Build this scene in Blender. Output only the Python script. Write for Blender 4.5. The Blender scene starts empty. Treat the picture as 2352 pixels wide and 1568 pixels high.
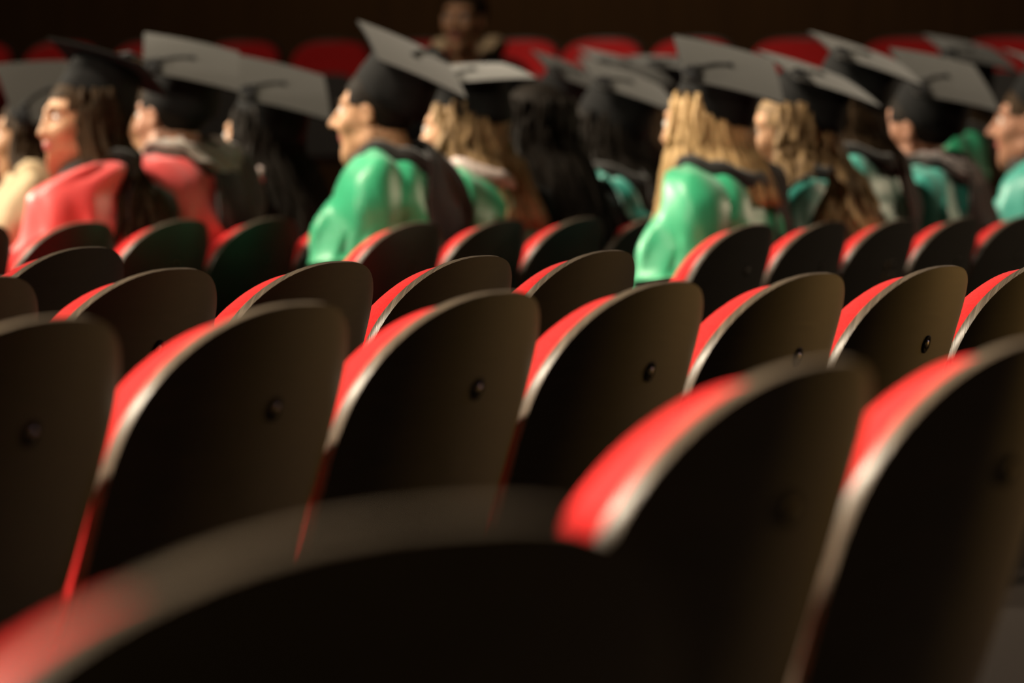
import bpy, bmesh, math, random
import numpy as np
from mathutils import Vector, Matrix, Euler

random.seed(4)
RNG = np.random.default_rng(11)
scene = bpy.context.scene
COL = scene.collection
R = math.radians

# ------------------------------------------------------------------ camera, light, exposure
FPX = 12087.0            # focal length in pixels of the 2352 px wide frame (185 mm on 36 mm)
HORIZON = 372.0          # pixel row of the eye level
ZCAM = 1.009
cam_d = bpy.data.cameras.new('camera')
cam_d.sensor_width = 36.0
cam_d.lens = FPX * 36.0 / 2352.0
cam_d.clip_start = 0.05
cam_d.clip_end = 200
cam_d.dof.use_dof = True
cam_d.dof.focus_distance = 8.1
cam_d.dof.aperture_fstop = 5.0
cam_d.dof.aperture_blades = 9
cam = bpy.data.objects.new('camera', cam_d)
COL.objects.link(cam)
cam.location = (0, 0, ZCAM)
cam.rotation_euler = (math.pi / 2 - math.atan((784 - HORIZON) / FPX), 0, 0)
scene.camera = cam

world = bpy.data.worlds.new('hall_dark')
scene.world = world
world.use_nodes = True
bg = world.node_tree.nodes['Background']
bg.inputs[0].default_value = (1.0, 0.82, 0.58, 1)
bg.inputs[1].default_value = 0.034

scene.view_settings.view_transform = 'Standard'
scene.view_settings.look = 'None'
scene.view_settings.gamma = 1.0
scene.view_settings.exposure = 0.0
scene.view_settings.use_curve_mapping = False


def lamp(name, loc, aim, power, size, color, kind='AREA', spread=180, spot=60):
    d = bpy.data.lights.new(name, kind)
    d.energy = power
    d.color = color
    if kind == 'AREA':
        d.shape = 'DISK'
        d.size = size
        d.spread = R(spread)
    elif kind == 'SPOT':
        d.shadow_soft_size = size
        d.spot_size = R(spot)
        d.spot_blend = 0.6
    else:
        d.shadow_soft_size = size
    o = bpy.data.objects.new(name, d)
    COL.objects.link(o)
    o.location = loc
    o.rotation_euler = (Vector(aim) - Vector(loc)).to_track_quat('-Z', 'Y').to_euler()
    return o


WARM = (1.0, 0.86, 0.66)
lamp('stage_lamp', (-6.0, 0.0, 8.0), (0, 4.6, 0.8), 520, 0.8, WARM, spread=66)
lamp('stage_lamp', (-5.8, 12.6, 8.8), (0.3, 13.8, 0.9), 185, 0.8, WARM, spread=60)
lamp('stage_lamp', (-9.0, 18.0, 5.0), (0.0, 14.2, 1.0), 230, 0.8, WARM, spread=60)
lamp('fill_lamp', (-4.5, 5.5, 8.0), (-0.4, 13.8, 1.0), 13, 0.8, WARM, spread=45)  # added fill from upper left, lifts the graduates' near sides
lamp('fill_lamp', (-7.0, 8.0, 2.4), (-0.8, 13.6, 1.1), 16, 0.6, WARM, spread=40)  # low unseen fill, added to light the faces from near left
lamp('fill_lamp', (3.0, -2.0, 2.6), (0, 3.6, 0.6), 9, 0.6, (1.0, 0.72, 0.28), spread=90)  # added behind the camera to lift the nearest dark seat backs
lamp('warm_fill', (5.0, 13.0, 0.5), (0, 5.0, 0.55), 6.0, 0.6, (1.0, 0.54, 0.14), spread=60)  # unseen source, added for the gold gleam on the near seat backs
lamp('side_lamp', (5.0, 13.6, 3.0), (0, 5.6, 0.8), 6.5, 0.8, (0.62, 0.5, 1.0), spread=60)
lamp('warm_fill', (7.0, 17.5, 2.2), (0, 13.6, 0.8), 17.0, 0.6, (1.0, 0.78, 0.52), spread=70)  # second added warm light, brightens seat backs in the graduates' rows
lamp('wall_lamp', (0.6, 26.5, 3.8), (0.5, 29.6, 1.6), 60.0, 0.4, (1.0, 0.6, 0.25))
lamp('tier_fill', (-4.0, 16.5, 6.0), (-0.02, 21.0, 1.5), 560, 0.3, (1.0, 0.85, 0.7), 'SPOT', spot=14)  # spot added to brighten the middle far seats and the person there
lamp('tier_fill', (-6.0, 15.0, 7.0), (0.0, 22.2, 1.4), 330, 0.3, (1.0, 0.8, 0.6), 'SPOT', spot=50)  # broad added spot, stands in for stage light spilling onto the tier

# ------------------------------------------------------------------ materials


def mat(name, color, rough=0.6, spec=0.5, metal=0.0, sheen=0.0, noise=None, stretch=(1, 1, 1), scale=40.0,
        color2=None, bump=0.0, coat=0.0, sss=0.0, wave=None):
    m = bpy.data.materials.new(name)
    m.use_nodes = True
    nt = m.node_tree
    b = nt.nodes['Principled BSDF']
    b.inputs['Base Color'].default_value = (*color, 1)
    b.inputs['Roughness'].default_value = rough
    b.inputs['Specular IOR Level'].default_value = spec
    b.inputs['Metallic'].default_value = metal
    b.inputs['Coat Weight'].default_value = coat
    b.inputs['Coat Roughness'].default_value = 0.3
    if sheen:
        b.inputs['Sheen Weight'].default_value = sheen
        b.inputs['Sheen Roughness'].default_value = 0.5
    if sss:
        b.inputs['Subsurface Weight'].default_value = sss
        b.inputs['Subsurface Radius'].default_value = (0.012, 0.005, 0.003)
        b.inputs['Subsurface Scale'].default_value = 0.5
    if color2 is not None or bump:
        tc = nt.nodes.new('ShaderNodeTexCoord')
        mp = nt.nodes.new('ShaderNodeMapping')
        mp.inputs['Scale'].default_value = stretch
        nt.links.new(tc.outputs['Object'], mp.inputs['Vector'])
        tx = nt.nodes.new('ShaderNodeTexNoise')
        tx.inputs['Scale'].default_value = scale
        tx.inputs['Detail'].default_value = 6
        nt.links.new(mp.outputs['Vector'], tx.inputs['Vector'])
        if color2 is not None:
            rp = nt.nodes.new('ShaderNodeValToRGB')
            rp.color_ramp.elements[0].color = (*color, 1)
            rp.color_ramp.elements[0].position = 0.35
            rp.color_ramp.elements[1].color = (*color2, 1)
            rp.color_ramp.elements[1].position = 0.68
            nt.links.new(tx.outputs['Fac'], rp.inputs['Fac'])
            nt.links.new(rp.outputs['Color'], b.inputs['Base Color'])
        if bump:
            bp = nt.nodes.new('ShaderNodeBump')
            bp.inputs['Strength'].default_value = bump
            bp.inputs['Distance'].default_value = 0.002
            nt.links.new(tx.outputs['Fac'], bp.inputs['Height'])
            nt.links.new(bp.outputs['Normal'], b.inputs['Normal'])
    return m


M = {}
M['ply'] = mat('dark_stained_plywood', (0.012, 0.009, 0.006), 0.42, 0.35, color2=(0.018, 0.013, 0.009), stretch=(1, 1, 8), scale=14, bump=0.06)
M['ply_edge'] = mat('plywood_edge', (0.06, 0.046, 0.034), 0.38, 0.6, color2=(0.16, 0.125, 0.092), stretch=(2, 90, 2), scale=6, bump=0.25)
M['red'] = mat('red_wool_upholstery', (0.60, 0.022, 0.024), 0.9, 0.12, sheen=0.06, color2=(0.70, 0.032, 0.032), scale=260, bump=0.2)
M['steel'] = mat('black_steel', (0.012, 0.012, 0.013), 0.5, 0.5)
M['screw'] = mat('screw_steel', (0.25, 0.23, 0.2), 0.4, 0.5, metal=1.0)
M['cup'] = mat('black_cup', (0.003, 0.003, 0.003), 0.8, 0.05)
M['carpet'] = mat('dark_carpet', (0.012, 0.008, 0.006), 0.95, 0.1, color2=(0.02, 0.014, 0.01), scale=120, bump=0.3)
M['wall'] = mat('brown_panelled_wall', (0.020, 0.011, 0.006), 0.8, 0.2, color2=(0.028, 0.016, 0.008), stretch=(6, 1, 0.4), scale=3)
M['gown'] = mat('black_gown_cloth', (0.005, 0.005, 0.005), 0.85, 0.12, sheen=0.03, color2=(0.010, 0.009, 0.008), scale=60, bump=0.3)
M['velvet'] = mat('charcoal_velvet', (0.014, 0.013, 0.012), 0.85, 0.15, sheen=0.2)
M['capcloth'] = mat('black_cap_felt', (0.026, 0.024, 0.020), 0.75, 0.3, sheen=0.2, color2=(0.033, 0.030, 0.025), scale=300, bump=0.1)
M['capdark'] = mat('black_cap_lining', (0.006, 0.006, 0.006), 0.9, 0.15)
M['tassel'] = mat('black_tassel_thread', (0.006, 0.006, 0.007), 0.7, 0.3)
M['skin'] = mat('skin_light', (0.40, 0.215, 0.115), 0.55, 0.3, sss=0.08, color2=(0.44, 0.24, 0.135), scale=30)
M['skin_tan'] = mat('skin_tan', (0.30, 0.14, 0.085), 0.55, 0.3, sss=0.08, color2=(0.34, 0.165, 0.10), scale=30)
M['lips'] = mat('lips', (0.42, 0.13, 0.11), 0.4, 0.4)
M['eye'] = mat('eye_dark', (0.02, 0.012, 0.008), 0.15, 0.6)
M['sclera'] = mat('eye_white', (0.55, 0.5, 0.45), 0.3, 0.5)


def satin(name, c, c2):
    m = mat(name, c, 0.42, 0.5, color2=c2, scale=9, bump=0.0, sheen=0.25)
    return m


M['satin_red'] = satin('red_satin', (0.60, 0.055, 0.055), (0.68, 0.075, 0.075))
M['satin_green'] = satin('green_satin', (0.018, 0.34, 0.15), (0.026, 0.42, 0.20))
M['satin_teal'] = satin('teal_satin', (0.025, 0.27, 0.21), (0.035, 0.34, 0.27))
M['satin_blue'] = satin('blue_satin', (0.05, 0.055, 0.22), (0.06, 0.07, 0.26))
M['white_trim'] = mat('white_trim', (0.55, 0.45, 0.42), 0.6, 0.4)
M['grey_trim'] = mat('taupe_wool_trim', (0.16, 0.125, 0.10), 0.8, 0.3, sheen=0.3)
M['cream'] = mat('cream_cloth', (0.48, 0.36, 0.22), 0.8, 0.3)
M['check'] = mat('speckled_scarf', (0.05, 0.045, 0.045), 0.9, 0.2, color2=(0.30, 0.25, 0.24), scale=55)


def hairmat(name, c, c2):
    return mat(name, c, 0.65, 0.05 if c[0] < 0.05 else 0.25, color2=c2, stretch=(60, 60, 6), scale=2.2, bump=0.5)


M['hair_black'] = hairmat('black_hair', (0.006, 0.005, 0.004), (0.016, 0.012, 0.009))
M['hair_dark'] = hairmat('dark_brown_hair', (0.018, 0.011, 0.006), (0.045, 0.027, 0.014))
M['hair_brown'] = hairmat('brown_hair', (0.11, 0.063, 0.027), (0.27, 0.17, 0.075))
M['hair_blond'] = hairmat('blond_hair', (0.28, 0.17, 0.07), (0.50, 0.33, 0.15))

# ------------------------------------------------------------------ mesh helpers


def link(name, verts, faces, m, parent=None, smooth=True, fmat=None):
    me = bpy.data.meshes.new(name)
    me.from_pydata([tuple(v) for v in verts], [], [tuple(int(i) for i in f) for f in faces])
    for x in (m if isinstance(m, (list, tuple)) else [m]):
        me.materials.append(x)
    if fmat is not None:
        me.polygons.foreach_set('material_index', np.asarray(fmat, dtype=np.int32))
    me.polygons.foreach_set('use_smooth', [bool(smooth)] * len(me.polygons))
    me.update()
    o = bpy.data.objects.new(name, me)
    COL.objects.link(o)
    if parent:
        o.parent = parent
    return o


def autosmooth(o, ang=35):
    me = o.data
    bm = bmesh.new()
    bm.from_mesh(me)
    for e in bm.edges:
        if len(e.link_faces) == 2 and e.calc_face_angle(0) > R(ang):
            e.smooth = False
    bm.to_mesh(me)
    bm.free()


def box(x0, x1, y0, y1, z0, z1):
    v = [(x0, y0, z0), (x1, y0, z0), (x1, y1, z0), (x0, y1, z0), (x0, y0, z1), (x1, y0, z1), (x1, y1, z1), (x0, y1, z1)]
    f = [(3, 2, 1, 0), (4, 5, 6, 7), (0, 1, 5, 4), (1, 2, 6, 5), (2, 3, 7, 6), (3, 0, 4, 7)]
    return v, f


def merge(parts):
    V, F = [], []
    for v, f in parts:
        n = len(V)
        V += [tuple(p) for p in v]
        F += [tuple(i + n for i in q) for q in f]
    return V, F


def tube(path, radii, sides=8, cap=True):
    P = [Vector(p) for p in path]
    V, F = [], []
    up = Vector((0, 0, 1))
    for i, p in enumerate(P):
        t = (P[min(i + 1, len(P) - 1)] - P[max(i - 1, 0)]).normalized()
        a = t.cross(up)
        if a.length < 1e-3:
            a = t.cross(Vector((1, 0, 0)))
        a.normalize()
        b = t.cross(a)
        r = radii[i] if hasattr(radii, '__len__') else radii
        for s in range(sides):
            th = 2 * math.pi * s / sides
            V.append(tuple(p + a * (r * math.cos(th)) + b * (r * math.sin(th))))
    for i in range(len(P) - 1):
        for s in range(sides):
            F.append((i * sides + s, i * sides + (s + 1) % sides, (i + 1) * sides + (s + 1) % sides, (i + 1) * sides + s))
    if cap:
        F.append(tuple(range(sides - 1, -1, -1)))
        F.append(tuple((len(P) - 1) * sides + s for s in range(sides)))
    return V, F


def disc_stack(rings, sides=20):
    """rings: list of (centre, radius, axis u, axis v) closed at both ends"""
    V, F = [], []
    for c, r, u, v in rings:
        for s in range(sides):
            th = 2 * math.pi * s / sides
            V.append(tuple(Vector(c) + Vector(u) * (r * math.cos(th)) + Vector(v) * (r * math.sin(th))))
    n = len(rings)
    for i in range(n - 1):
        for s in range(sides):
            F.append((i * sides + s, i * sides + (s + 1) % sides, (i + 1) * sides + (s + 1) % sides, (i + 1) * sides + s))
    F.append(tuple(range(sides - 1, -1, -1)))
    F.append(tuple((n - 1) * sides + s for s in range(sides)))
    return V, F


def empty(name, loc=(0, 0, 0), rz=0.0, label=None, cat=None, group=None):
    o = bpy.data.objects.new(name, None)
    COL.objects.link(o)
    o.location = loc
    o.rotation_euler = (0, 0, rz)
    o.empty_display_size = 0.1
    if label:
        o['label'] = label
    if cat:
        o['category'] = cat
    if group:
        o['group'] = group
    return o


def copy_tree(o, parent=None):
    c = o.copy()
    COL.objects.link(c)
    c.parent = parent
    for ch in list(o.children):
        copy_tree(ch, c)
    return c


# ------------------------------------------------------------------ room
ROW = R(67.0)
RX = np.array([math.cos(ROW), math.sin(ROW)])      # along a row
RY = np.array([-math.sin(ROW), math.cos(ROW)])     # the way the seats face


def struct(name, v, f, m):
    o = link(name, v, f, m, smooth=False)
    o['kind'] = 'structure'
    return o


struct('floor', *box(-16, 14, -3, 32, -0.2, 0.0), M['carpet'])
struct('wall_back', *box(-16, 14, 30, 30.3, 0, 9), M['wall'])
struct('wall_right', *box(13.7, 14, -3, 30, 0, 9), M['wall'])

# ------------------------------------------------------------------ auditorium seat
SEAT_TOP = 0.86
HALF = 0.257


def outline(n=64, inset=0.0, top=SEAT_TOP, bot=0.40, arch=0.185, hw=HALF, ex=2.5):
    """closed outline of the backrest seen from behind: arched top, straight sides, rounded bottom"""
    w = hw - inset
    t = top - inset
    b = bot + inset
    pts = []
    k = n // 2
    for i in range(k + 1):                       # the arch, right to left
        th = math.pi * i / k
        c, s = math.cos(th), math.sin(th)
        pts.append((w * math.copysign(abs(c) ** (2 / ex), c), t - arch + arch * abs(s) ** (2 / ex)))
    m = 8
    for i in range(1, m):
        pts.append((-w * (1 - 0.05 * i / m), t - arch + (b + 0.05 - (t - arch)) * i / m))
    for i in range(m + 1):
        th = math.pi + math.pi * i / m
        c, s = math.cos(th), math.sin(th)
        pts.append((w * 0.95 * math.copysign(abs(c) ** 0.5, c), b + 0.05 + 0.05 * math.copysign(abs(s) ** 0.5, s)))
    for i in range(m - 1, 0, -1):
        pts.append((w * (1 - 0.05 * i / m), t - arch + (b + 0.05 - (t - arch)) * i / m))
    return pts


CURV = 0.66


def shell_y(x, z):
    return CURV * x * x + 0.31 * (SEAT_TOP - z) + 0.25 * max(0.0, 0.62 - z) ** 2 * 1.5


def ring_mesh(pts, yfun, centre=(0.0, 0.62), rings=9):
    """disc-like grid of scaled outlines; yfun(x, z, r) gives depth"""
    V = [(centre[0], yfun(centre[0], centre[1], 0.0), centre[1])]
    n = len(pts)
    for j in range(1, rings + 1):
        r = 1 - (1 - j / rings) ** 1.7
        for (x, z) in pts:
            X = centre[0] + (x - centre[0]) * r
            Z = centre[1] + (z - centre[1]) * r
            V.append((X, yfun(X, Z, r), Z))
    F = []
    for i in range(n):
        F.append((0, 1 + i, 1 + (i + 1) % n))
    for j in range(rings - 1):
        a, b = 1 + j * n, 1 + (j + 1) * n
        for i in range(n):
            F.append((a + i, b + i, b + (i + 1) % n, a + (i + 1) % n))
    return V, F, 1 + (rings - 1) * n


def slab(pts, y_back, y_front, centre=(0.0, 0.62), rings=9, edge_bulge=0.0):
    """front and back sheets stitched along the rim; returns verts, faces, list of rim face flags"""
    Vb, Fb, lb = ring_mesh(pts, y_back, centre, rings)
    Vf, Ff, lf = ring_mesh(pts, y_front, centre, rings)
    n = len(pts)
    nb = len(Vb)
    V = list(Vb) + list(Vf)
    F = [tuple(reversed(f)) for f in Fb] + [tuple(i + nb for i in f) for f in Ff]
    flag = [0] * len(F)
    mid = []
    for i in range(n):
        p = Vector(Vb[lb + i])
        q = Vector(Vf[lf + i])
        m_ = (p + q) / 2
        c = Vector((centre[0], m_.y, centre[1]))
        d = (m_ - c)
        d.y = 0
        d.normalize()
        mid.append(len(V))
        V.append(tuple(m_ + d * edge_bulge))
    for i in range(n):
        j = (i + 1) % n
        F.append((lb + i, lb + j, mid[j], mid[i]))
        F.append((mid[i], mid[j], nb + lf + j, nb + lf + i))
        flag += [1, 1]
    return V, F, flag


def fix_normals(o):
    bm = bmesh.new()
    bm.from_mesh(o.data)
    bmesh.ops.recalc_face_normals(bm, faces=bm.faces)
    bm.to_mesh(o.data)
    bm.free()


def make_seat(folded=True, arch=0.185, ex=2.5):
    root = empty('auditorium_seat')
    # bent plywood shell; its rim shows the layered edge
    th = 0.0135
    v, f, fl = slab(outline(72, arch=arch, ex=ex), lambda x, z, r: shell_y(x, z) - th / 2, lambda x, z, r: shell_y(x, z) + th / 2, edge_bulge=0.0018)
    o = link('backrest_shell', v, f, [M['ply'], M['ply_edge']], root, fmat=fl)
    fix_normals(o)
    autosmooth(o, 40)
    # red pad upholstered on the front of the shell
    T = 0.054

    def pad_front(x, z, r):
        e = min(1.0, (1 - r) / 0.075)
        full = T * (1 + 0.25 * math.exp(-((z - 0.52) / 0.1) ** 2))
        return shell_y(x, z) + th / 2 + 0.030 + (full - 0.030) * (1 - (1 - e) ** 2) ** 0.5
    v, f, fl = slab(outline(72, inset=0.012, arch=arch, ex=ex), lambda x, z, r: shell_y(x, z) + th / 2 + 0.0008, pad_front, rings=14, edge_bulge=0.004)
    o = link('back_pad', v, f, M['red'], root)
    fix_normals(o)
    # screw cups on the back
    for sz in (0.748, 0.455):
        y0 = shell_y(0, sz) - th / 2
        ux, uz = (1, 0, 0), (0, -0.296, 0.955)
        rings = [((0, y0 + 0.003, sz), 0.0135, ux, uz), ((0, y0 - 0.0015, sz), 0.0135, ux, uz), ((0, y0 - 0.0022, sz), 0.0115, ux, uz), ((0, y0 - 0.0002, sz), 0.0075, ux, uz)]
        s = link('screw_cup', *disc_stack(rings, 18), M['cup'], root)
        rings = [((0, y0 + 0.001, sz), 0.006, ux, uz), ((0, y0 - 0.0016, sz), 0.006, ux, uz), ((0, y0 - 0.0026, sz), 0.0035, ux, uz)]
        link('screw_head', *disc_stack(rings, 12), M['screw'], s)
    # tip-up seat
    if folded:
        ang = R(104)
        piv = Vector((0, 0.300, 0.42))
    else:
        ang = R(6)
        piv = Vector((0, 0.27, 0.41))
    L = 0.40
    pan_pts = []
    for i in range(48):
        t = 2 * math.pi * i / 48
        c, s = math.cos(t), math.sin(t)
        pan_pts.append((0.235 * math.copysign(abs(c) ** 0.45, c), 0.145 + 0.165 * math.copysign(abs(s) ** 0.45, s)))

    def tip(vs):
        out = []
        for x, y, z in vs:      # slab coordinates: x width, z length, y thickness
            out.append((x, piv.y + z * math.cos(ang) - y * math.sin(ang), piv.z + z * math.sin(ang) + y * math.cos(ang)))
        return out
    v, f, fl = slab(pan_pts, lambda x, z, r: -0.012, lambda x, z, r: 0.004, centre=(0, 0.145), rings=4, edge_bulge=0.001)
    pan = link('seat_pan', tip(v), f, [M['ply'], M['ply_edge']], root, fmat=fl)
    fix_normals(pan)
    autosmooth(pan, 40)

    def cush(x, z, r):
        e = min(1.0, (1 - r) / 0.22)
        return 0.015 + 0.035 * (1 - (1 - e) ** 2) ** 0.5
    v, f, fl = slab([(x * 0.985, 0.145 + (z - 0.145) * 0.985) for x, z in pan_pts], lambda x, z, r: 0.005, cush, centre=(0, 0.145), rings=9, edge_bulge=0.006)
    c = link('seat_cushion', tip(v), f, M['red'], pan)
    fix_normals(c)
    # steel stand
    parts = [tube([(-0.235, 0.275, 0.395), (0.235, 0.275, 0.395)], 0.018, 10)]
    link('pivot_bar', *merge(parts), M['steel'], root)
    for sx in (-1, 1):
        v, f = merge([box(sx * 0.235 - 0.012, sx * 0.235 + 0.012, 0.23, 0.31, 0.02, 0.42), box(sx * 0.235 - 0.03, sx * 0.235 + 0.03, 0.15, 0.39, 0.0, 0.02),
                      box(sx * 0.235 - 0.01, sx * 0.235 + 0.01, 0.185, 0.25, 0.38, 0.47)])
        link('leg', v, f, M['steel'], root, smooth=False)
    return root


SEAT_UP = make_seat(True)
SEAT_DOWN = make_seat(False)
SEAT_FAR = make_seat(True, 0.12, 3.2)
used = set()
EDGE_OFF = np.array([0.045, 0.215])     # from a shell's centre to its right-hand edge as seen


def place_seat(xy, z, label, group, up=True, rz=ROW):
    src = SEAT_FAR if up == 'far' else (SEAT_UP if up else SEAT_DOWN)
    if id(src) in used:
        o = copy_tree(src)
    else:
        o = src
        used.add(id(src))
    o.location = (xy[0], xy[1], z)
    o.rotation_euler = (0, 0, rz)
    o.scale = (1, 1, 1)
    o['label'] = label
    o['category'] = 'seat'
    o['group'] = group
    return o


PITCH = 0.54
ROWS = {   # right-hand edge of seat 0 (metres right of and beyond the camera), first and last seat index
    'R0': ((0.028, 2.20), 0, 0),
    'R1': ((0.279, 4.15), 0, 1),
    'R2': ((-0.391, 5.254), 0, 6),
    'R3': ((-0.635, 7.055), 0, 4),
    'R4': ((-0.693, 9.40), 0, 0),
    'B1': ((0.635, 12.848), 0, 5),
    'B2': ((-0.176, 13.215), 0, 9),
    'B3': ((-1.004, 13.274), -1, 8),
    'B4': ((-1.805, 13.614), 3, 5),
    'B5': ((-2.606, 13.954), 8, 8),
}
ORD = ['leftmost', 'second from the left', 'third from the left', 'fourth from the left', 'fifth from the left', 'sixth from the left', 'seventh from the left', 'eighth from the left', 'ninth from the left', 'tenth from the left']
ORD12 = ORD[:9] + ['third from the right', 'second from the right', 'rightmost']
ROWTXT = {
    'R0': 'huge blurred plywood seat back filling the bottom foreground',
    'R1': 'plywood seat with red pad, {} of the blurred near pair',
    'R2': 'empty dark plywood seat with red pad, {} in the long middle row',
    'R3': 'dark plywood seat with red pad, {} in the sharply focused row',
    'R4': 'single empty dark plywood seat at the left edge, last of its row',
    'B1': 'dark plywood seat, {} in the graduates row at far right',
    'B2': 'dark plywood seat, {} in the graduates row under the profile graduate',
    'B3': 'dark plywood seat, {} in the row behind the red-hooded graduates',
    'B4': 'dark plywood seat, {} in the row hidden beyond the red-hooded graduates',
    'B5': 'dark plywood seat, {} in the furthest row beyond the red-hooded graduates',
}


def row_point(row, k, fwd=0.0):
    e = np.array(ROWS[row][0]) - EDGE_OFF
    return e + RX * (PITCH * k) + RY * fwd


for rn, (e, k0, k1) in ROWS.items():
    for k in range(k0, k1 + 1):
        p = row_point(rn, k)
        up = not rn.startswith('B')
        o = place_seat(p, 0.0, ROWTXT[rn].format(ORD[k - k0]), 'plywood auditorium seats with red pads', up)
        if rn == 'R0':          # the nearest seat belongs to another block, turned more towards the front
            o.location = (-0.030, 2.20, 0)
            o.rotation_euler = (0, 0, R(50))

# ------------------------------------------------------------------ people: signed distance bodies


def smin(a, b, k):
    h = np.clip(0.5 + 0.5 * (b - a) / k, 0, 1)
    return b + (a - b) * h - k * h * (1 - h)


def smax(a, b, k):
    return -smin(-a, -b, k)


def ell(P, c, r):
    q = [(P[i] - c[i]) / r[i] for i in range(3)]
    k0 = np.sqrt(q[0] ** 2 + q[1] ** 2 + q[2] ** 2)
    k1 = np.sqrt((q[0] / r[0]) ** 2 + (q[1] / r[1]) ** 2 + (q[2] / r[2]) ** 2) + 1e-9
    return k0 * (k0 - 1) / k1


def cone(P, a, b, ra, rb):
    a = np.array(a, float)
    b = np.array(b, float)
    d = b - a
    L = (d @ d)
    t = np.clip(sum((P[i] - a[i]) * d[i] for i in range(3)) / L, 0, 1)
    D = np.sqrt(sum((P[i] - a[i] - d[i] * t) ** 2 for i in range(3)))
    return D - (ra + (rb - ra) * t)


HEADC = np.array([0.0, 0.055, 1.13])


def head_sdf(P, fem):
    x, y, z = [P[i] - HEADC[i] for i in range(3)]
    Q = (np.abs(x), y, z)
    jw = 0.050 if fem else 0.056
    d = ell(Q, (0, -0.020, 0.035), (0.075, 0.095, 0.085))
    d = smin(d, ell(Q, (0, 0.030, -0.025), (0.058, 0.062, 0.080)), 0.03)
    d = smin(d, cone(Q, (jw - 0.006, 0.0, -0.068), (0.0, 0.062, -0.092), 0.020, 0.021), 0.025)
    d = smin(d, ell(Q, (0, 0.074, -0.098), (0.020, 0.016, 0.016)), 0.014)
    d = smin(d, cone(Q, (0.036, 0.060, -0.022), (0.02, 0.072, -0.03), 0.022, 0.018), 0.02)      # cheek
    d = smin(d, cone(Q, (0.0, 0.082, 0.030), (0.040, 0.066, 0.030), 0.010, 0.010), 0.016)       # brow
    d = smax(d, -ell(Q, (0.033, 0.098, 0.008), (0.020, 0.020, 0.014)), 0.014)                   # eye socket
    d = smin(d, cone(Q, (0.0, 0.086, 0.016), (0.0, 0.102 if fem else 0.115, -0.026), 0.008, 0.0095 if fem else 0.011), 0.010)
    d = smin(d, ell(Q, (0.011, 0.098, -0.030), (0.009, 0.012, 0.008)), 0.008)
    d = smin(d, ell(Q, (0, 0.0865, -0.056), (0.022, 0.009, 0.006)), 0.006)                       # lips
    d = smin(d, ell(Q, (0, 0.085, -0.067), (0.019, 0.009, 0.006)), 0.006)
    ear = smax(ell(Q, (0.079, -0.006, -0.002), (0.009, 0.019, 0.033)), -ell(Q, (0.087, 0.0, 0.0), (0.006, 0.010, 0.018)), 0.004)
    d = smin(d, ear, 0.006)
    return d


def body_sdf(P, fem):
    Q = (np.abs(P[0]), P[1], P[2])
    w = 0.90 if fem else 1.0
    d = head_sdf(P, fem)
    neck = cone(P, (0, 0.025, 1.06), (0, -0.02, 0.95), 0.045 if fem else 0.056, 0.058 if fem else 0.066)
    d = smin(d, neck, 0.03)
    t = ell(P, (0, 0.0, 0.80), (0.165 * w, 0.115, 0.20))
    t = smin(t, ell(P, (0, 0.0, 0.56), (0.165, 0.13, 0.14)), 0.06)
    t = smin(t, cone(Q, (0.0, -0.015, 0.955), (0.165 * w, -0.01, 0.935), 0.055, 0.055), 0.05)
    arm = cone(Q, (0.185 * w, -0.005, 0.92), (0.235, 0.03, 0.69), 0.052, 0.042)
    arm = smin(arm, cone(Q, (0.235, 0.03, 0.69), (0.115, 0.255, 0.625), 0.040, 0.028), 0.02)
    hand = ell(Q, (0.095, 0.30, 0.622), (0.036, 0.045, 0.016))
    for i, (fx, fy, L) in enumerate([(0.122, 0.335, 0.066), (0.104, 0.343, 0.074), (0.086, 0.342, 0.070), (0.069, 0.333, 0.056)]):
        a = (fx, fy, 0.624)
        b = (fx - 0.004, fy + L * 0.5, 0.629)
        c = (fx - 0.007, fy + L * 0.9, 0.612)
        fg = np.minimum(cone(Q, a, b, 0.0090, 0.0085), cone(Q, b, c, 0.0085, 0.007))
        hand = smin(hand, fg, 0.004)
    th = np.minimum(cone(Q, (0.066, 0.285, 0.622), (0.048, 0.325, 0.622), 0.012, 0.010), cone(Q, (0.048, 0.325, 0.622), (0.046, 0.352, 0.616), 0.010, 0.008))
    hand = smin(hand, th, 0.006)
    arm = smin(arm, hand, 0.012)
    t = smin(t, arm, 0.03)
    leg = cone(Q, (0.095, 0.02, 0.53), (0.115, 0.42, 0.525), 0.085, 0.062)
    leg = smin(leg, cone(Q, (0.115, 0.43, 0.51), (0.115, 0.42, 0.09), 0.056, 0.038), 0.03)
    leg = smin(leg, cone(Q, (0.115, 0.41, 0.045), (0.125, 0.58, 0.035), 0.042, 0.030), 0.03)
    t = smin(t, leg, 0.04)
    return smin(d, t, 0.025)


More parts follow.
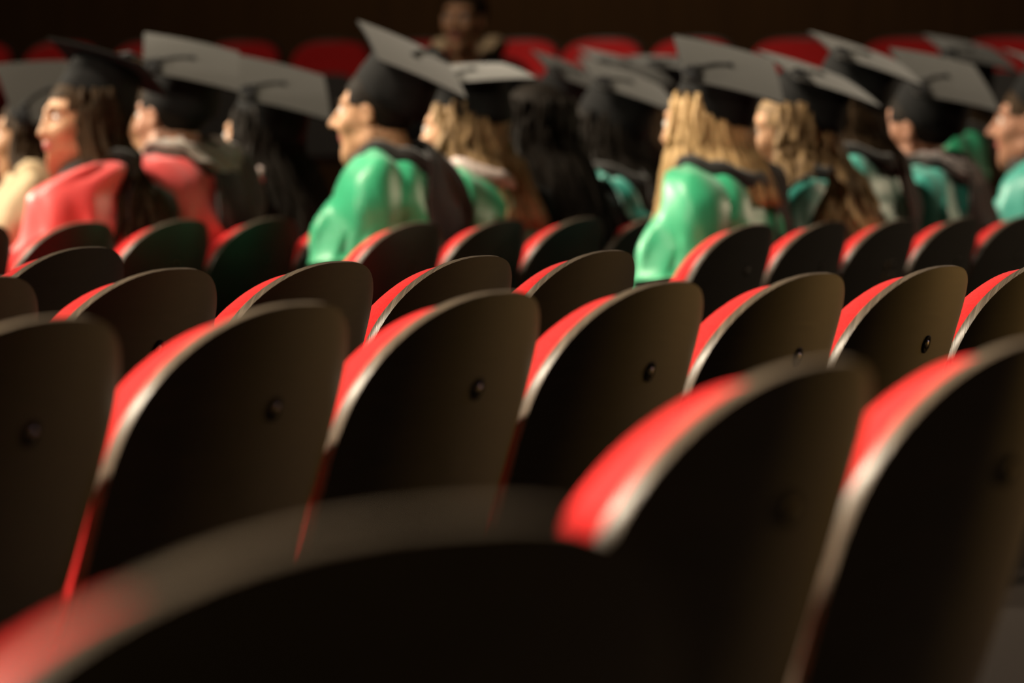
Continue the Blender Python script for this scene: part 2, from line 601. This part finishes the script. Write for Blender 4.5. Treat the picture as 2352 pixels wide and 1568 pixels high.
def gown_sdf(P):
    x, y, z = P
    Q = (np.abs(x), y, z)
    t = ell(P, (0, -0.005, 0.80), (0.195, 0.150, 0.23))
    t = smin(t, ell(P, (0, 0.0, 0.56), (0.20, 0.165, 0.16)), 0.08)
    t = smin(t, cone(Q, (0.0, -0.02, 0.955), (0.170, -0.012, 0.935), 0.072, 0.075), 0.05)
    arm = cone(Q, (0.190, -0.005, 0.92), (0.250, 0.03, 0.69), 0.080, 0.085)
    arm = smin(arm, cone(Q, (0.250, 0.03, 0.68), (0.150, 0.22, 0.63), 0.085, 0.075), 0.04)
    t = smin(t, arm, 0.035)
    sk = cone(Q, (0.10, 0.0, 0.53), (0.12, 0.43, 0.53), 0.115, 0.10)
    sk = smin(sk, cone(Q, (0.12, 0.45, 0.51), (0.12, 0.45, 0.16), 0.085, 0.10), 0.04)
    t = smin(t, sk, 0.08)
    fold = 0.006 * np.sin(38 * x + 9 * z + 3 * np.sin(7 * z)) * np.clip((0.97 - z) / 0.2, 0, 1)
    t = t + fold + 0.004 * np.sin(60 * y + 20 * x)
    neck = cone(P, (0, 0.05, 1.16), (0, -0.02, 0.93), 0.070, 0.066)
    return smax(t, -neck, 0.012)


def spaced(*segs):
    out = []
    for a, b, h in segs:
        n = max(1, int(round((b - a) / h)))
        out += list(np.linspace(a, b, n, endpoint=False))
    out.append(segs[-1][1])
    return np.array(out)


def surface_nets(fn, xs, ys, zs):
    X, Y, Z = np.meshgrid(xs, ys, zs, indexing='ij')
    S = fn((X, Y, Z)).astype(np.float32)
    pos = (X, Y, Z)
    inside = S < 0
    nx, ny, nz = S.shape
    acc = np.zeros((nx - 1, ny - 1, nz - 1, 3))
    cnt = np.zeros((nx - 1, ny - 1, nz - 1))

    def sl(a, dx, dy, dz):
        return a[dx:nx - 1 + dx, dy:ny - 1 + dy, dz:nz - 1 + dz]
    corners = [(i, j, k) for i in (0, 1) for j in (0, 1) for k in (0, 1)]
    for a in corners:
        for ax in range(3):
            if a[ax]:
                continue
            b = list(a)
            b[ax] = 1
            sa, sb = sl(S, *a), sl(S, *b)
            cr = (sa < 0) != (sb < 0)
            t = np.where(cr, sa / np.where(cr, sa - sb, 1), 0)
            for q in range(3):
                pa, pb = sl(pos[q], *a), sl(pos[q], *b)
                acc[..., q] += np.where(cr, pa + (pb - pa) * t, 0)
            cnt += cr
    act = cnt > 0
    idx = -np.ones(act.shape, int)
    idx[act] = np.arange(act.sum())
    V = acc[act] / cnt[act][:, None]
    F = []
    for ax in range(3):
        o1, o2 = (ax + 1) % 3, (ax + 2) % 3
        lo = [slice(1, -1)] * 3
        lo[ax] = slice(0, -1)
        hi = [slice(1, -1)] * 3
        hi[ax] = slice(1, None)
        A = inside[tuple(lo)]
        B = inside[tuple(hi)]
        ii = np.argwhere(A != B)
        if not len(ii):
            continue
        fl = A[A != B]
        base = ii.copy()
        base[:, o1] += 1
        base[:, o2] += 1

        def cell(d1, d2):
            c = base.copy()
            c[:, o1] -= d1
            c[:, o2] -= d2
            return idx[c[:, 0], c[:, 1], c[:, 2]]
        q = np.stack([cell(1, 1), cell(0, 1), cell(0, 0), cell(1, 0)], 1)
        q[~fl] = q[~fl][:, ::-1]
        F.append(q)
    return V, np.concatenate(F)


BODY = {}
for fem in (0, 1):
    xs = spaced((-0.33, -0.15, 0.015), (-0.15, 0.15, 0.0062), (0.15, 0.33, 0.015))
    ys = spaced((-0.20, -0.11, 0.014), (-0.11, 0.19, 0.0058), (0.19, 0.27, 0.013), (0.27, 0.43, 0.008), (0.43, 0.66, 0.016))
    zs = spaced((-0.02, 0.58, 0.018), (0.58, 0.66, 0.0065), (0.66, 1.0, 0.015), (1.0, 1.28, 0.0056))
    BODY[fem] = surface_nets(lambda P: body_sdf(P, fem), xs, ys, zs)
GOWN = surface_nets(gown_sdf, spaced((-0.40, 0.40, 0.014)), spaced((-0.22, 0.62, 0.014)), spaced((0.02, 1.10, 0.014)))


def project_gown(P, off):
    """move points to the level set 'off' of the gown"""
    P = P.copy()
    for _ in range(14):
        d = gown_sdf((P[:, 0], P[:, 1], P[:, 2])) - off
        g = np.zeros_like(P)
        e = 2e-3
        for q in range(3):
            Pp = P.copy()
            Pp[:, q] += e
            Pm = P.copy()
            Pm[:, q] -= e
            g[:, q] = gown_sdf((Pp[:, 0], Pp[:, 1], Pp[:, 2])) - gown_sdf((Pm[:, 0], Pm[:, 1], Pm[:, 2]))
        g /= np.linalg.norm(g, axis=1)[:, None] + 1e-9
        P -= g * d[:, None] * 0.8
    return P


def hood_grid(phis, r0, r1fun, seed, fold=0.007, off=0.014, nr=22, droop=0.0):
    """cloth sheet lying on shoulders and back: phi 0 = front, 90 = left shoulder, 180 = back"""
    rng = np.random.default_rng(seed)
    pts = []
    for ph in phis:
        a = R(ph)
        dx, dy = -math.sin(a), math.cos(a)
        r1 = r1fun(ph)
        for j in range(nr):
            s = r0 + (r1 - r0) * j / (nr - 1)
            # walk out over the shoulder then down
            lim = 1.0 / math.hypot(dx / 0.27, dy / 0.19)
            rad = min(s, lim)
            down = max(0.0, s - rad)
            z = 1.02 - 0.25 * max(0, rad - 0.07) - down
            rad += 0.10 * min(1.0, down / 0.10) * abs(dx)
            pts.append((dx * rad, -0.015 + dy * rad, z))
    P = project_gown(np.array(pts), off)
    n = len(phis)
    p1, p2, p3 = rng.uniform(0, 6.28, 3)
    G = P.reshape(n, nr, 3)
    ph = np.radians(np.array(phis))[:, None]
    rr = np.linspace(0, 1, nr)[None, :]
    amp = fold * (0.25 + 0.75 * np.minimum(1, 1.6 * rr))
    disp = amp * (np.sin(ph * 7 + p1 - 7.0 * rr) + 0.9 * np.abs(np.sin(ph * 6 + p2 - 6 * rr)) - 0.5 + 0.5 * np.sin(rr * 9 + ph * 4 + p3))
    c = np.array([0, -0.015, 0.88])
    dirs = G - c
    dirs /= np.linalg.norm(dirs, axis=2)[..., None]
    G = G + dirs * (disp[..., None] + 0.008)
    return G


def sheet(G, thick=0.006):
    n, m, _ = G.shape
    du = np.gradient(G, axis=0)
    dv = np.gradient(G, axis=1)
    N = np.cross(du, dv)
    N /= np.linalg.norm(N, axis=2)[..., None] + 1e-9
    c = np.array([0, -0.015, 0.86])
    sgn = np.sign((N * (G - c)).sum(2))[..., None]
    N = N * sgn
    A = (G + N * thick / 2).reshape(-1, 3)
    B = (G - N * thick / 2).reshape(-1, 3)
    V = np.concatenate([A, B])
    F = []
    k = n * m

    def q(i, j):
        return i * m + j
    for i in range(n - 1):
        for j in range(m - 1):
            F.append((q(i, j), q(i + 1, j), q(i + 1, j + 1), q(i, j + 1)))
            F.append((k + q(i, j + 1), k + q(i + 1, j + 1), k + q(i + 1, j), k + q(i, j)))
    rim = [(i, 0) for i in range(n)] + [(n - 1, j) for j in range(1, m)] + [(i, m - 1) for i in range(n - 2, -1, -1)] + [(0, j) for j in range(m - 2, 0, -1)]
    for a in range(len(rim)):
        p, s = rim[a], rim[(a + 1) % len(rim)]
        F.append((q(*p), q(*s), k + q(*s), k + q(*p)))
    return V, F


# ------------------------------------------------------------------ one person


def smooth01(x, a, b):
    t = np.clip((x - a) / (b - a), 0, 1)
    return t * t * (3 - 2 * t)


def person(name, u, v, row, fwd, label, fem=True, yaw=0.0, hy=0.0, hp=0.0, hr=0.0, skin='skin', hair='hair_dark', style='long', hlen=0.30,
           cap=(28, 8), hood=None, trim=None, wave=0.012, seed=1, scale=1.0, tail=None, cap_yaw=0.0, base_xy=None, zfloor=0.0, gown='gown',
           hood_span=(12, 158), hood_len=(0.40, 0.44), collar=None, group='graduates in caps and gowns', cap_off=(0.0, -0.028, 0.0), tassel_side=-1, cat='person', lean=-0.08, vol=1.0, front=False, drop=0.058, back=True):
    """u, v: where the head's ear level shows in the frame; row and fwd fix the distance"""
    rz = math.atan2(RY[1], RY[0]) - math.pi / 2 + R(yaw)
    # distance: walk along the row until the head's direction matches u
    hoff = np.array([-math.sin(rz), math.cos(rz)]) * (HEADC[1] + lean) * scale
    if base_xy is None:
        a = (u - 1176.0) / FPX
        p0 = row_point(row, 0, fwd) + hoff
        t = (a * p0[1] - p0[0]) / (RX[0] - a * RX[1])
        hpos = p0 + RX * t
    else:
        hpos = np.array(base_xy)
    bpos = hpos - hoff
    zhead = ZCAM + (HORIZON - v) / FPX * hpos[1]
    dz = (zhead - zfloor) / scale - HEADC[2]
    root = empty(name, (bpos[0], bpos[1], zfloor), rz, label, cat, group)
    root.scale = (scale,) * 3
    rng = np.random.default_rng(seed)
    RH = np.array((Matrix.Rotation(R(hy), 3, 'Z') @ Matrix.Rotation(R(hp), 3, 'X') @ Matrix.Rotation(R(hr), 3, 'Y')))
    PIV = np.array([0, 0.01, 1.03])

    def pose(V, rigid=False):
        V = np.array(V, float)
        w = np.ones(len(V)) if rigid else smooth01(V[:, 2], 0.985, 1.06)
        T = (V - PIV) @ RH.T + PIV
        O = V * (1 - w[:, None]) + T * w[:, None]
        O[:, 2] += dz * smooth01(V[:, 2], 0.48, 0.75)
        if not rigid:       # shoulders sit a little lower on a longer neck
            O[:, 2] -= drop * smooth01(V[:, 2], 0.5, 0.72) * (1 - smooth01(V[:, 2], 0.955, 1.06))
        O[:, 1] += lean * smooth01(V[:, 2], 0.5, 1.0)
        return O
    # body
    V, F = BODY[int(fem)]
    c = V[F].mean(1) - HEADC
    lip = ((np.abs(c[:, 0]) < 0.023) & (c[:, 1] > 0.083) & (c[:, 2] < -0.049) & (c[:, 2] > -0.073)).astype(int)
    fm = np.where(V[F].mean(1)[:, 2] < 0.14, 2, lip)          # black shoes below the gown
    link('body', pose(V), F, [M[skin], M['lips'], M['steel']], root, fmat=fm)
    # eyes and brows
    for sx in (-1, 1):
        ec = HEADC + np.array([sx * 0.033, 0.073, 0.008])
        ev, ef = uv_ball(ec, 0.0125, 12, 8)
        e = link('eye', pose(ev, True), ef, M['sclera'], root)
        iv, if_ = uv_ball(ec + np.array([0, 0.0072, 0]), 0.0066, 10, 6)
        link('iris', pose(iv, True), if_, M['eye'], e)
        pth = [HEADC + np.array([sx * (0.014 + 0.011 * i), 0.0925 - 0.0042 * i * i * 0.6, 0.030 + 0.004 * math.sin(i)]) for i in range(4)]
        bv, bf = tube(pth, [0.003, 0.0042, 0.004, 0.002], 6)
        link('eyebrow', pose(bv, True), bf, M['hair_dark' if hair != 'hair_black' else 'hair_black'], root)
    # gown
    gv, gf = GOWN
    link('gown', pose(gv), gf, M[gown], root)
    # hair
    hv, hf = hair_cap(fem and style != 'short')
    parts = [(hv, hf)]
    if style == 'long':
        parts += hair_locks(rng, hlen, wave, vol)
        if front:
            parts += front_locks(rng)
    elif style == 'bun':
        parts.append(uv_ball(HEADC + np.array([0, -0.13, 0.02]), 0.045, 14, 10))
    hv, hf = merge(parts)
    link('hair', pose(hv), hf, M[hair], root)
    # hood
    if hood:
        s0, s1 = hood_span
        la, lb = hood_len

        def r1(ph):
            b = 0.5 - 0.5 * math.cos(R(min(max((ph - 60) / 120.0, 0), 1) * 180)) if ph < 180 else 0.5 - 0.5 * math.cos(R(min(max((300 - ph) / 120.0, 0), 1) * 180))
            return la + (lb - la) * b
        G = hood_grid(np.linspace(s0, s1, 60), 0.112, r1, seed, fold=0.013)
        hv, hf = sheet(G)
        h = link('hood', pose(hv), hf, M[hood], root)
        # velvet roll round the neck edge, running down the back
        path = [tuple(G[i, 0] + np.array([0, 0, 0.004])) for i in range(0, 60, 3)]
        tv, tf = tube(path, 0.017, 8)
        link('hood_edge', pose(tv), tf, M[trim or 'velvet'], h)
        # binding down the front edge
        path = [tuple(G[0, j]) for j in range(0, 22, 2)]
        tv, tf = tube(path, 0.008, 6)
        link('hood_binding', pose(tv), tf, M[trim or 'velvet'], h)
        # dark outer cloth of the hood hanging down the back
        if s1 < 200 and back:
            G = hood_grid(np.linspace(s1 - 10, 322, 50), 0.080, lambda ph: 0.40, seed + 7, fold=0.007, off=0.026)
            hv, hf = sheet(G, 0.010)
            link('hood_back', pose(hv), hf, M['velvet'], h)
    if collar:
        G = hood_grid(np.linspace(35, 325, 50), 0.070, lambda ph: 0.125, seed + 3, fold=0.004, off=0.03, nr=8)
        cv, cf = sheet(G, 0.012)
        link('collar', pose(cv), cf, M[collar], root)
    if tail:
        for mt, (px, py, pz), (sx_, sz_) in tail:
            pts = [(px, py - 0.01 * i, pz - sz_ * i / 5) for i in range(6)]
            G = np.array([[(px + sx_ * (j / 3 - 0.5), py + 0.015 * math.sin(i + j), pz - sz_ * i / 5 - 0.02 * j) for j in range(4)] for i in range(6)])
            tv, tf = sheet(G, 0.008)
            link('hood_tail', pose(tv), tf, M[mt], root)
    # mortarboard
    if cap is not None:
        make_cap(root, pose, cap, cap_yaw, cap_off, tassel_side, rng)
    return root


def uv_ball(c, r, nu=12, nv=8):
    V, F = [], []
    rr = r if hasattr(r, '__len__') else (r, r, r)
    for j in range(1, nv):
        th = math.pi * j / nv
        for i in range(nu):
            ph = 2 * math.pi * i / nu
            V.append((c[0] + rr[0] * math.sin(th) * math.cos(ph), c[1] + rr[1] * math.sin(th) * math.sin(ph), c[2] + rr[2] * math.cos(th)))
    n = len(V)
    V += [(c[0], c[1], c[2] + rr[2]), (c[0], c[1], c[2] - rr[2])]
    for j in range(nv - 2):
        for i in range(nu):
            F.append((j * nu + i, (j + 1) * nu + i, (j + 1) * nu + (i + 1) % nu, j * nu + (i + 1) % nu))
    for i in range(nu):
        F.append((n, i, (i + 1) % nu))
        F.append((n + 1, (nv - 2) * nu + (i + 1) % nu, (nv - 2) * nu + i))
    return V, F


def hair_cap(longer):
    V, F = uv_ball(HEADC + np.array([0, -0.026, 0.036]), (0.086, 0.104, 0.096), 36, 24)
    keep = []
    for f in F:
        c = np.mean([V[i] for i in f], axis=0) - HEADC
        front = 0.072 - 0.0 * abs(c[0])
        lim = 0.062 if c[1] > 0.035 else (0.062 - (0.035 - c[1]) * 1.45)
        if abs(c[0]) > 0.05 and 0.0 < c[1] < 0.05:
            lim = 0.02
        if longer and c[1] < 0.02:
            lim = -0.08
        if c[2] > max(lim, -0.085):
            keep.append(f)
    used_i = sorted({i for f in keep for i in f})
    mp = {a: b for b, a in enumerate(used_i)}
    return [V[i] for i in used_i], [tuple(mp[i] for i in f) for f in keep]


def hair_locks(rng, L, wave, vol=1.0, n=170):
    out = []
    for k in range(n):
        ph = rng.uniform(62, 298)
        ph1 = min(max(ph, 112), 248)
        z0 = rng.uniform(0.02, 0.09)
        rr = 1.02
        pts = []
        amp = wave * rng.uniform(0.5, 1.4)
        f1 = rng.uniform(22, 34)
        p1 = rng.uniform(0, 6.28)
        lk = L * rng.uniform(0.75, 1.05)
        jx = rng.uniform(-0.012, 0.012)
        outw = rng.uniform(0.0, 0.03)
        for i in range(15):
            s = i / 14
            z = z0 - (z0 + 0.12 + lk * 0.72) * s
            qq = min(1, max(0, (-z - 0.07) / 0.09))
            a = R(ph + (ph1 - ph) * qq)
            dx, dy = -math.sin(a), math.cos(a)
            if z > -0.06:
                base = (0.084 + 0.004 * s, 0.100 + 0.004 * s)
            else:
                q = min(1, (-0.06 - z) / 0.16)
                base = (0.086 + q * (0.075 + outw) * vol, 0.102 + q * (0.082 + outw) * vol)
            cx = dx * base[0] * rr + jx
            cy = -0.026 + dy * base[1] * rr - (0.02 * min(1, max(0, -z - 0.05) / 0.1))
            wv = amp * min(1, s * 2.2)
            cx += wv * math.sin(f1 * z + p1)
            cy += wv * math.cos(f1 * z * 0.9 + p1 * 1.3)
            pts.append((HEADC[0] + cx, HEADC[1] + cy, HEADC[2] + z))
        rad = [0.006 + 0.006 * math.sin(math.pi * min(1, (i + 2) / 15)) for i in range(15)]
        rad[-1] = 0.002
        out.append(tube(pts, rad, 5))
    return out


def front_locks(rng, n=26):
    """straight hair falling in front of the left shoulder"""
    out = []
    for k in range(n):
        a = R(rng.uniform(52, 96))
        dx, dy = -math.sin(a), math.cos(a)
        pts = []
        e = rng.uniform(-0.03, 0.03)
        for i in range(16):
            t = i / 15
            z = 0.07 - 0.53 * t
            q = min(1, max(0, (-0.03 - z) / 0.18))
            x0, y0 = dx * 0.088, -0.026 + dy * 0.104
            x1, y1 = -0.150 + e * 0.6, 0.055 + e * 0.4 + 0.02 * rng.random()
            pts.append((HEADC[0] + x0 + (x1 - x0) * q, HEADC[1] + y0 + (y1 - y0) * q, HEADC[2] + z))
        rad = [0.009] * 14 + [0.006, 0.002]
        out.append(tube(pts, rad, 6))
    return out


def make_cap(root, pose, cap, cap_yaw, cap_off, side, rng):
    tilt, roll = cap
    # tilt back about x (positive lifts the front), roll towards the wearer's left
    RC = np.array(Matrix.Rotation(R(cap_yaw), 3, 'Z') @ Matrix.Rotation(R(tilt), 3, 'X') @ Matrix.Rotation(R(-roll), 3, 'Y'))
    c0 = HEADC + np.array([0, -0.016, 0.043]) + np.array(cap_off)
    top = 0.124

    def place(P):
        return np.asarray(P) @ RC.T + c0
    # skullcap
    V, F = [], []
    prof = [(0.000, 1.03), (0.0, 1.06), (0.03, 1.05), (0.06, 1.00), (0.09, 0.96), (0.117, 0.90)]
    n = 32
    for z, sc in prof:
        for i in range(n):
            th = 2 * math.pi * i / n
            peak = 0.018 * max(0, math.cos(th - math.pi / 2)) * (1 if z < 0.02 else 0)
            V.append((0.086 * sc * math.cos(th), 0.104 * sc * math.sin(th), z + peak * 0.5 - 0.004))
    for j in range(len(prof) - 1):
        for i in range(n):
            F.append((j * n + i, j * n + (i + 1) % n, (j + 1) * n + (i + 1) % n, (j + 1) * n + i))
    F.append(tuple((len(prof) - 1) * n + i for i in range(n)))
    capo = link('mortarboard', pose(place(V), True), F, M['capdark'], root)
    # square board, one corner to the front
    s = 0.262 / math.sqrt(2)
    g = 8
    V, F = [], []
    for k, zz in enumerate((top - 0.003, top + 0.003)):
        for i in range(g + 1):
            for j in range(g + 1):
                a, b = i / g - 0.5, j / g - 0.5
                sag = -0.010 * (abs(a) ** 2 + abs(b) ** 2) * 2
                V.append(((a - b) * s, (a + b) * s, zz + sag))
    m = (g + 1) ** 2
    for i in range(g):
        for j in range(g):
            q = [i * (g + 1) + j, (i + 1) * (g + 1) + j, (i + 1) * (g + 1) + j + 1, i * (g + 1) + j + 1]
            F.append(tuple(m + x for x in q))
            F.append(tuple(reversed(q)))
    rim = [(i, 0) for i in range(g)] + [(g, j) for j in range(g)] + [(i, g) for i in range(g, 0, -1)] + [(0, j) for j in range(g, 0, -1)]
    for k in range(len(rim)):
        p, q = rim[k], rim[(k + 1) % len(rim)]
        a, b = p[0] * (g + 1) + p[1], q[0] * (g + 1) + q[1]
        F.append((a, b, m + b, m + a))
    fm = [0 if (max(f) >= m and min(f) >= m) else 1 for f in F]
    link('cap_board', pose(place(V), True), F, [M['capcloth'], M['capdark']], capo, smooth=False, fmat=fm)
    bv, bf = uv_ball((0, 0, top + 0.005), (0.010, 0.010, 0.006), 12, 8)
    link('cap_button', pose(place(bv), True), bf, M['tassel'], capo)
    # cord and tassel lying over the board
    e = np.array([side * 0.62 * s, 0.10 * s])
    pth = [(0, 0, top + 0.007), (e[0] * 0.35, e[1] * 0.3 + 0.01, top + 0.006), (e[0] * 0.7, e[1] * 0.8 + 0.006, top + 0.005), (e[0], e[1], top + 0.005)]
    cv, cf = tube(pth, 0.003, 6)
    link('tassel_cord', pose(place(cv), True), cf, M['tassel'], capo)
    parts = []
    for k in range(16):
        a = rng.uniform(-0.5, 0.5)
        d = np.array([side * math.cos(a), math.sin(a) - 0.3])
        L = 0.062
        parts.append(tube([(e[0], e[1], top + 0.006), (e[0] + d[0] * L * 0.5, e[1] + d[1] * L * 0.5, top + 0.008 + 0.004 * rng.random()), (e[0] + d[0] * L, e[1] + d[1] * L, top + 0.002)], [0.004, 0.0045, 0.003], 5))
    parts.append(uv_ball((e[0], e[1], top + 0.008), 0.008, 8, 6))
    tv, tf = merge(parts)
    link('tassel', pose(place(tv), True), tf, M['tassel'], capo)


# ------------------------------------------------------------------ raised seating far behind
struct('floor_tier', *box(-8, 8, 19.2, 20.95, 0.0, 0.42), M['carpet'])
struct('floor_tier', *box(-8, 8, 20.95, 30.0, 0.0, 0.60), M['carpet'])
FARU = [-40, 160, 362, 570, 775, 985, 1205, 1395, 1600, 1832, 2085, 2312]
for i, fu in enumerate(FARU):
    d = 23.2 - 2.4 * i / 11
    zt = ZCAM + (HORIZON - (96 - 14 * i / 11)) / FPX * d
    o = place_seat(((fu - 1176) / FPX * d, d), 0.60, 'far red seat facing the camera in the dim back tier, %s' % ORD12[i], 'red seats on the back tier', 'far', rz=R(160))
    o.scale = (0.72, 0.80, (zt - 0.60) / SEAT_TOP)
    o['label'] = 'far red seat on the dim back tier, ' + ORD12[i]

# ------------------------------------------------------------------ the graduates
FW = 0.345
# row at the left, red hoods
person('person', 180, 285, 'B3', FW, 'graduate in cap and red hood turning to look over the left shoulder', True, hy=52, hr=4, hp=2, hair='hair_dark', hlen=0.34, hood='satin_red', seed=2, cap=(22, 0), scale=1.0)
person('person', 388, 268, 'B3', FW, 'graduate in tilted cap, red satin hood and thick taupe collar', False, hy=-14, skin='skin_tan', hair='hair_black', style='short', hood='satin_red', seed=3, cap=(28, 10), collar='grey_trim', hp=-2)
person('person', 588, 318, 'B3', FW, 'capped graduate with a narrow red hood strip, right of the taupe collar', True, hy=-8, hair='hair_black', hlen=0.36, hood='satin_red', hood_span=(62, 100), hood_len=(0.4, 0.4), trim='white_trim', back=False, seed=4, cap=(30, 12))
# middle row, green hoods
person('person', 862, 262, 'B2', FW + 0.03, 'graduate in clear left profile wearing a cap and large green satin hood', False, hy=6, skin='skin', hair='hair_black', style='short', hood='satin_green', seed=5, cap=(33, 2), cap_yaw=-8, tassel_side=1)
person('person', 1052, 305, 'B2', FW + 0.05, 'capped graduate in green hood directly right of the one in clear profile', True, hy=0, hair='hair_brown', hlen=0.12, vol=1.0, wave=0.016, hood='satin_green', hood_span=(12, 205), seed=6, cap=(4, 10), trim='white_trim')
person('person', 1214, 300, 'B2', FW, 'bareheaded person in black gown in the middle row of graduates', True, hy=-4, hair='hair_black', hlen=0.30, seed=7, cap=None)
person('person', 1374, 316, 'B2', FW, 'capped graduate with small teal hood, end of the middle row of graduates', True, hy=-5, hair='hair_black', hlen=0.3, hood='satin_teal', seed=8, cap=(27, 2), hood_len=(0.16, 0.24))
# right row
person('person', 1603, 292, 'B1', FW + 0.03, 'graduate under the widest tilted cap, bright green hood with blue and white tail', True, hy=-12, hair='hair_blond', hlen=0.04, wave=0.008, front=True, hood='satin_green', hood_span=(12, 190), tail=[('satin_blue', (-0.20, 0.235, 0.80), (0.07, 0.10)), ('white_trim', (-0.215, 0.20, 0.825), (0.06, 0.07))], seed=9, cap=(28, 10), tassel_side=-1)
person('person', 1806, 312, 'B1', FW, 'graduate turning the face left, just right of the widest tilted cap', True, hy=22, hair='hair_brown', hlen=0.36, wave=0.024, vol=1.2, hood='satin_teal', hood_span=(88, 112), hood_len=(0.42, 0.42), back=False, seed=10, cap=(24, 2), cap_yaw=-20)
person('person', 1915, 262, 'B1', FW + 0.05, 'capped graduate in teal hood, third along the right-hand row', True, hy=-5, hair='hair_dark', hlen=0.02, hood='satin_teal', hood_span=(12, 185), seed=11, cap=(24, 0))
person('person', 2100, 300, 'B1', FW, 'graduate in cap, speckled scarf and teal hood near the right edge', False, hy=0, skin='skin_tan', hair='hair_black', style='short', hood='satin_teal', seed=12, cap=(29, 16), collar='check')

person('person', 2176, 225, 'B2', FW, 'capped graduate in green hood behind the one in the speckled scarf', True, hy=-4, hair='hair_dark', hlen=0.3, hood='satin_green', seed=13, cap=(20, 6))
person('person', 2362, 285, 'B1', FW, 'graduate cut off by the right edge of the frame, facing left', False, hy=12, skin='skin_tan', hair='hair_dark', style='short', hood='satin_teal', seed=14, cap=(24, 4))
# those further in, seen between the others
person('person', 66, 316, 'B4', FW, 'graduate in cream hood and cap, cut off at the left edge', True, hy=10, hair='hair_dark', hlen=0.3, hood='cream', seed=15, cap=(26, 34), trim='cream')
person('person', 352, 282, 'B4', FW, 'bareheaded person in pale collar peeking out beyond the taupe-collared graduate', False, hy=12, hair='hair_dark', style='short', seed=16, cap=None, collar='white_trim')
person('person', 276, 214, 'B5', FW, 'bareheaded person in the furthest row, top of head above the left caps', True, hy=0, hair='hair_blond', hlen=0.2, seed=17, cap=None)
person('person', 1262, 282, 'B3', FW, 'capped graduate in black gown beyond the bareheaded person of the middle row', True, hy=-5, hair='hair_black', hlen=0.3, seed=18, cap=(27, -1))
person('person', 1384, 262, 'B3', FW, 'capped graduate in black gown, second from right in the far row', True, hy=-5, hair='hair_black', hlen=0.3, seed=19, cap=(20, 2))
person('person', 1516, 255, 'B3', FW, 'capped graduate in black gown, rightmost in the far row, half hidden', True, hy=-5, hair='hair_dark', hlen=0.3, seed=20, cap=(8, 6))
# someone on the back tier
d = 20.3
person('person', 1062, 48, None, 0, 'dim blurred person in dark jacket and pale scarf sitting on the back tier', False, yaw=92, hy=0, hp=0, skin='skin', hair='hair_dark', style='short', seed=21, cap=None, base_xy=((1064 - 1176) / FPX * d, d), zfloor=0.42, collar='cream', group='people on the back tier')
place_seat(((1064 - 1176) / FPX * d + 0.06, d + 0.30), 0.42, 'seat under the blurred person on the back tier', 'red seats on the back tier', False, rz=ROW + R(55))
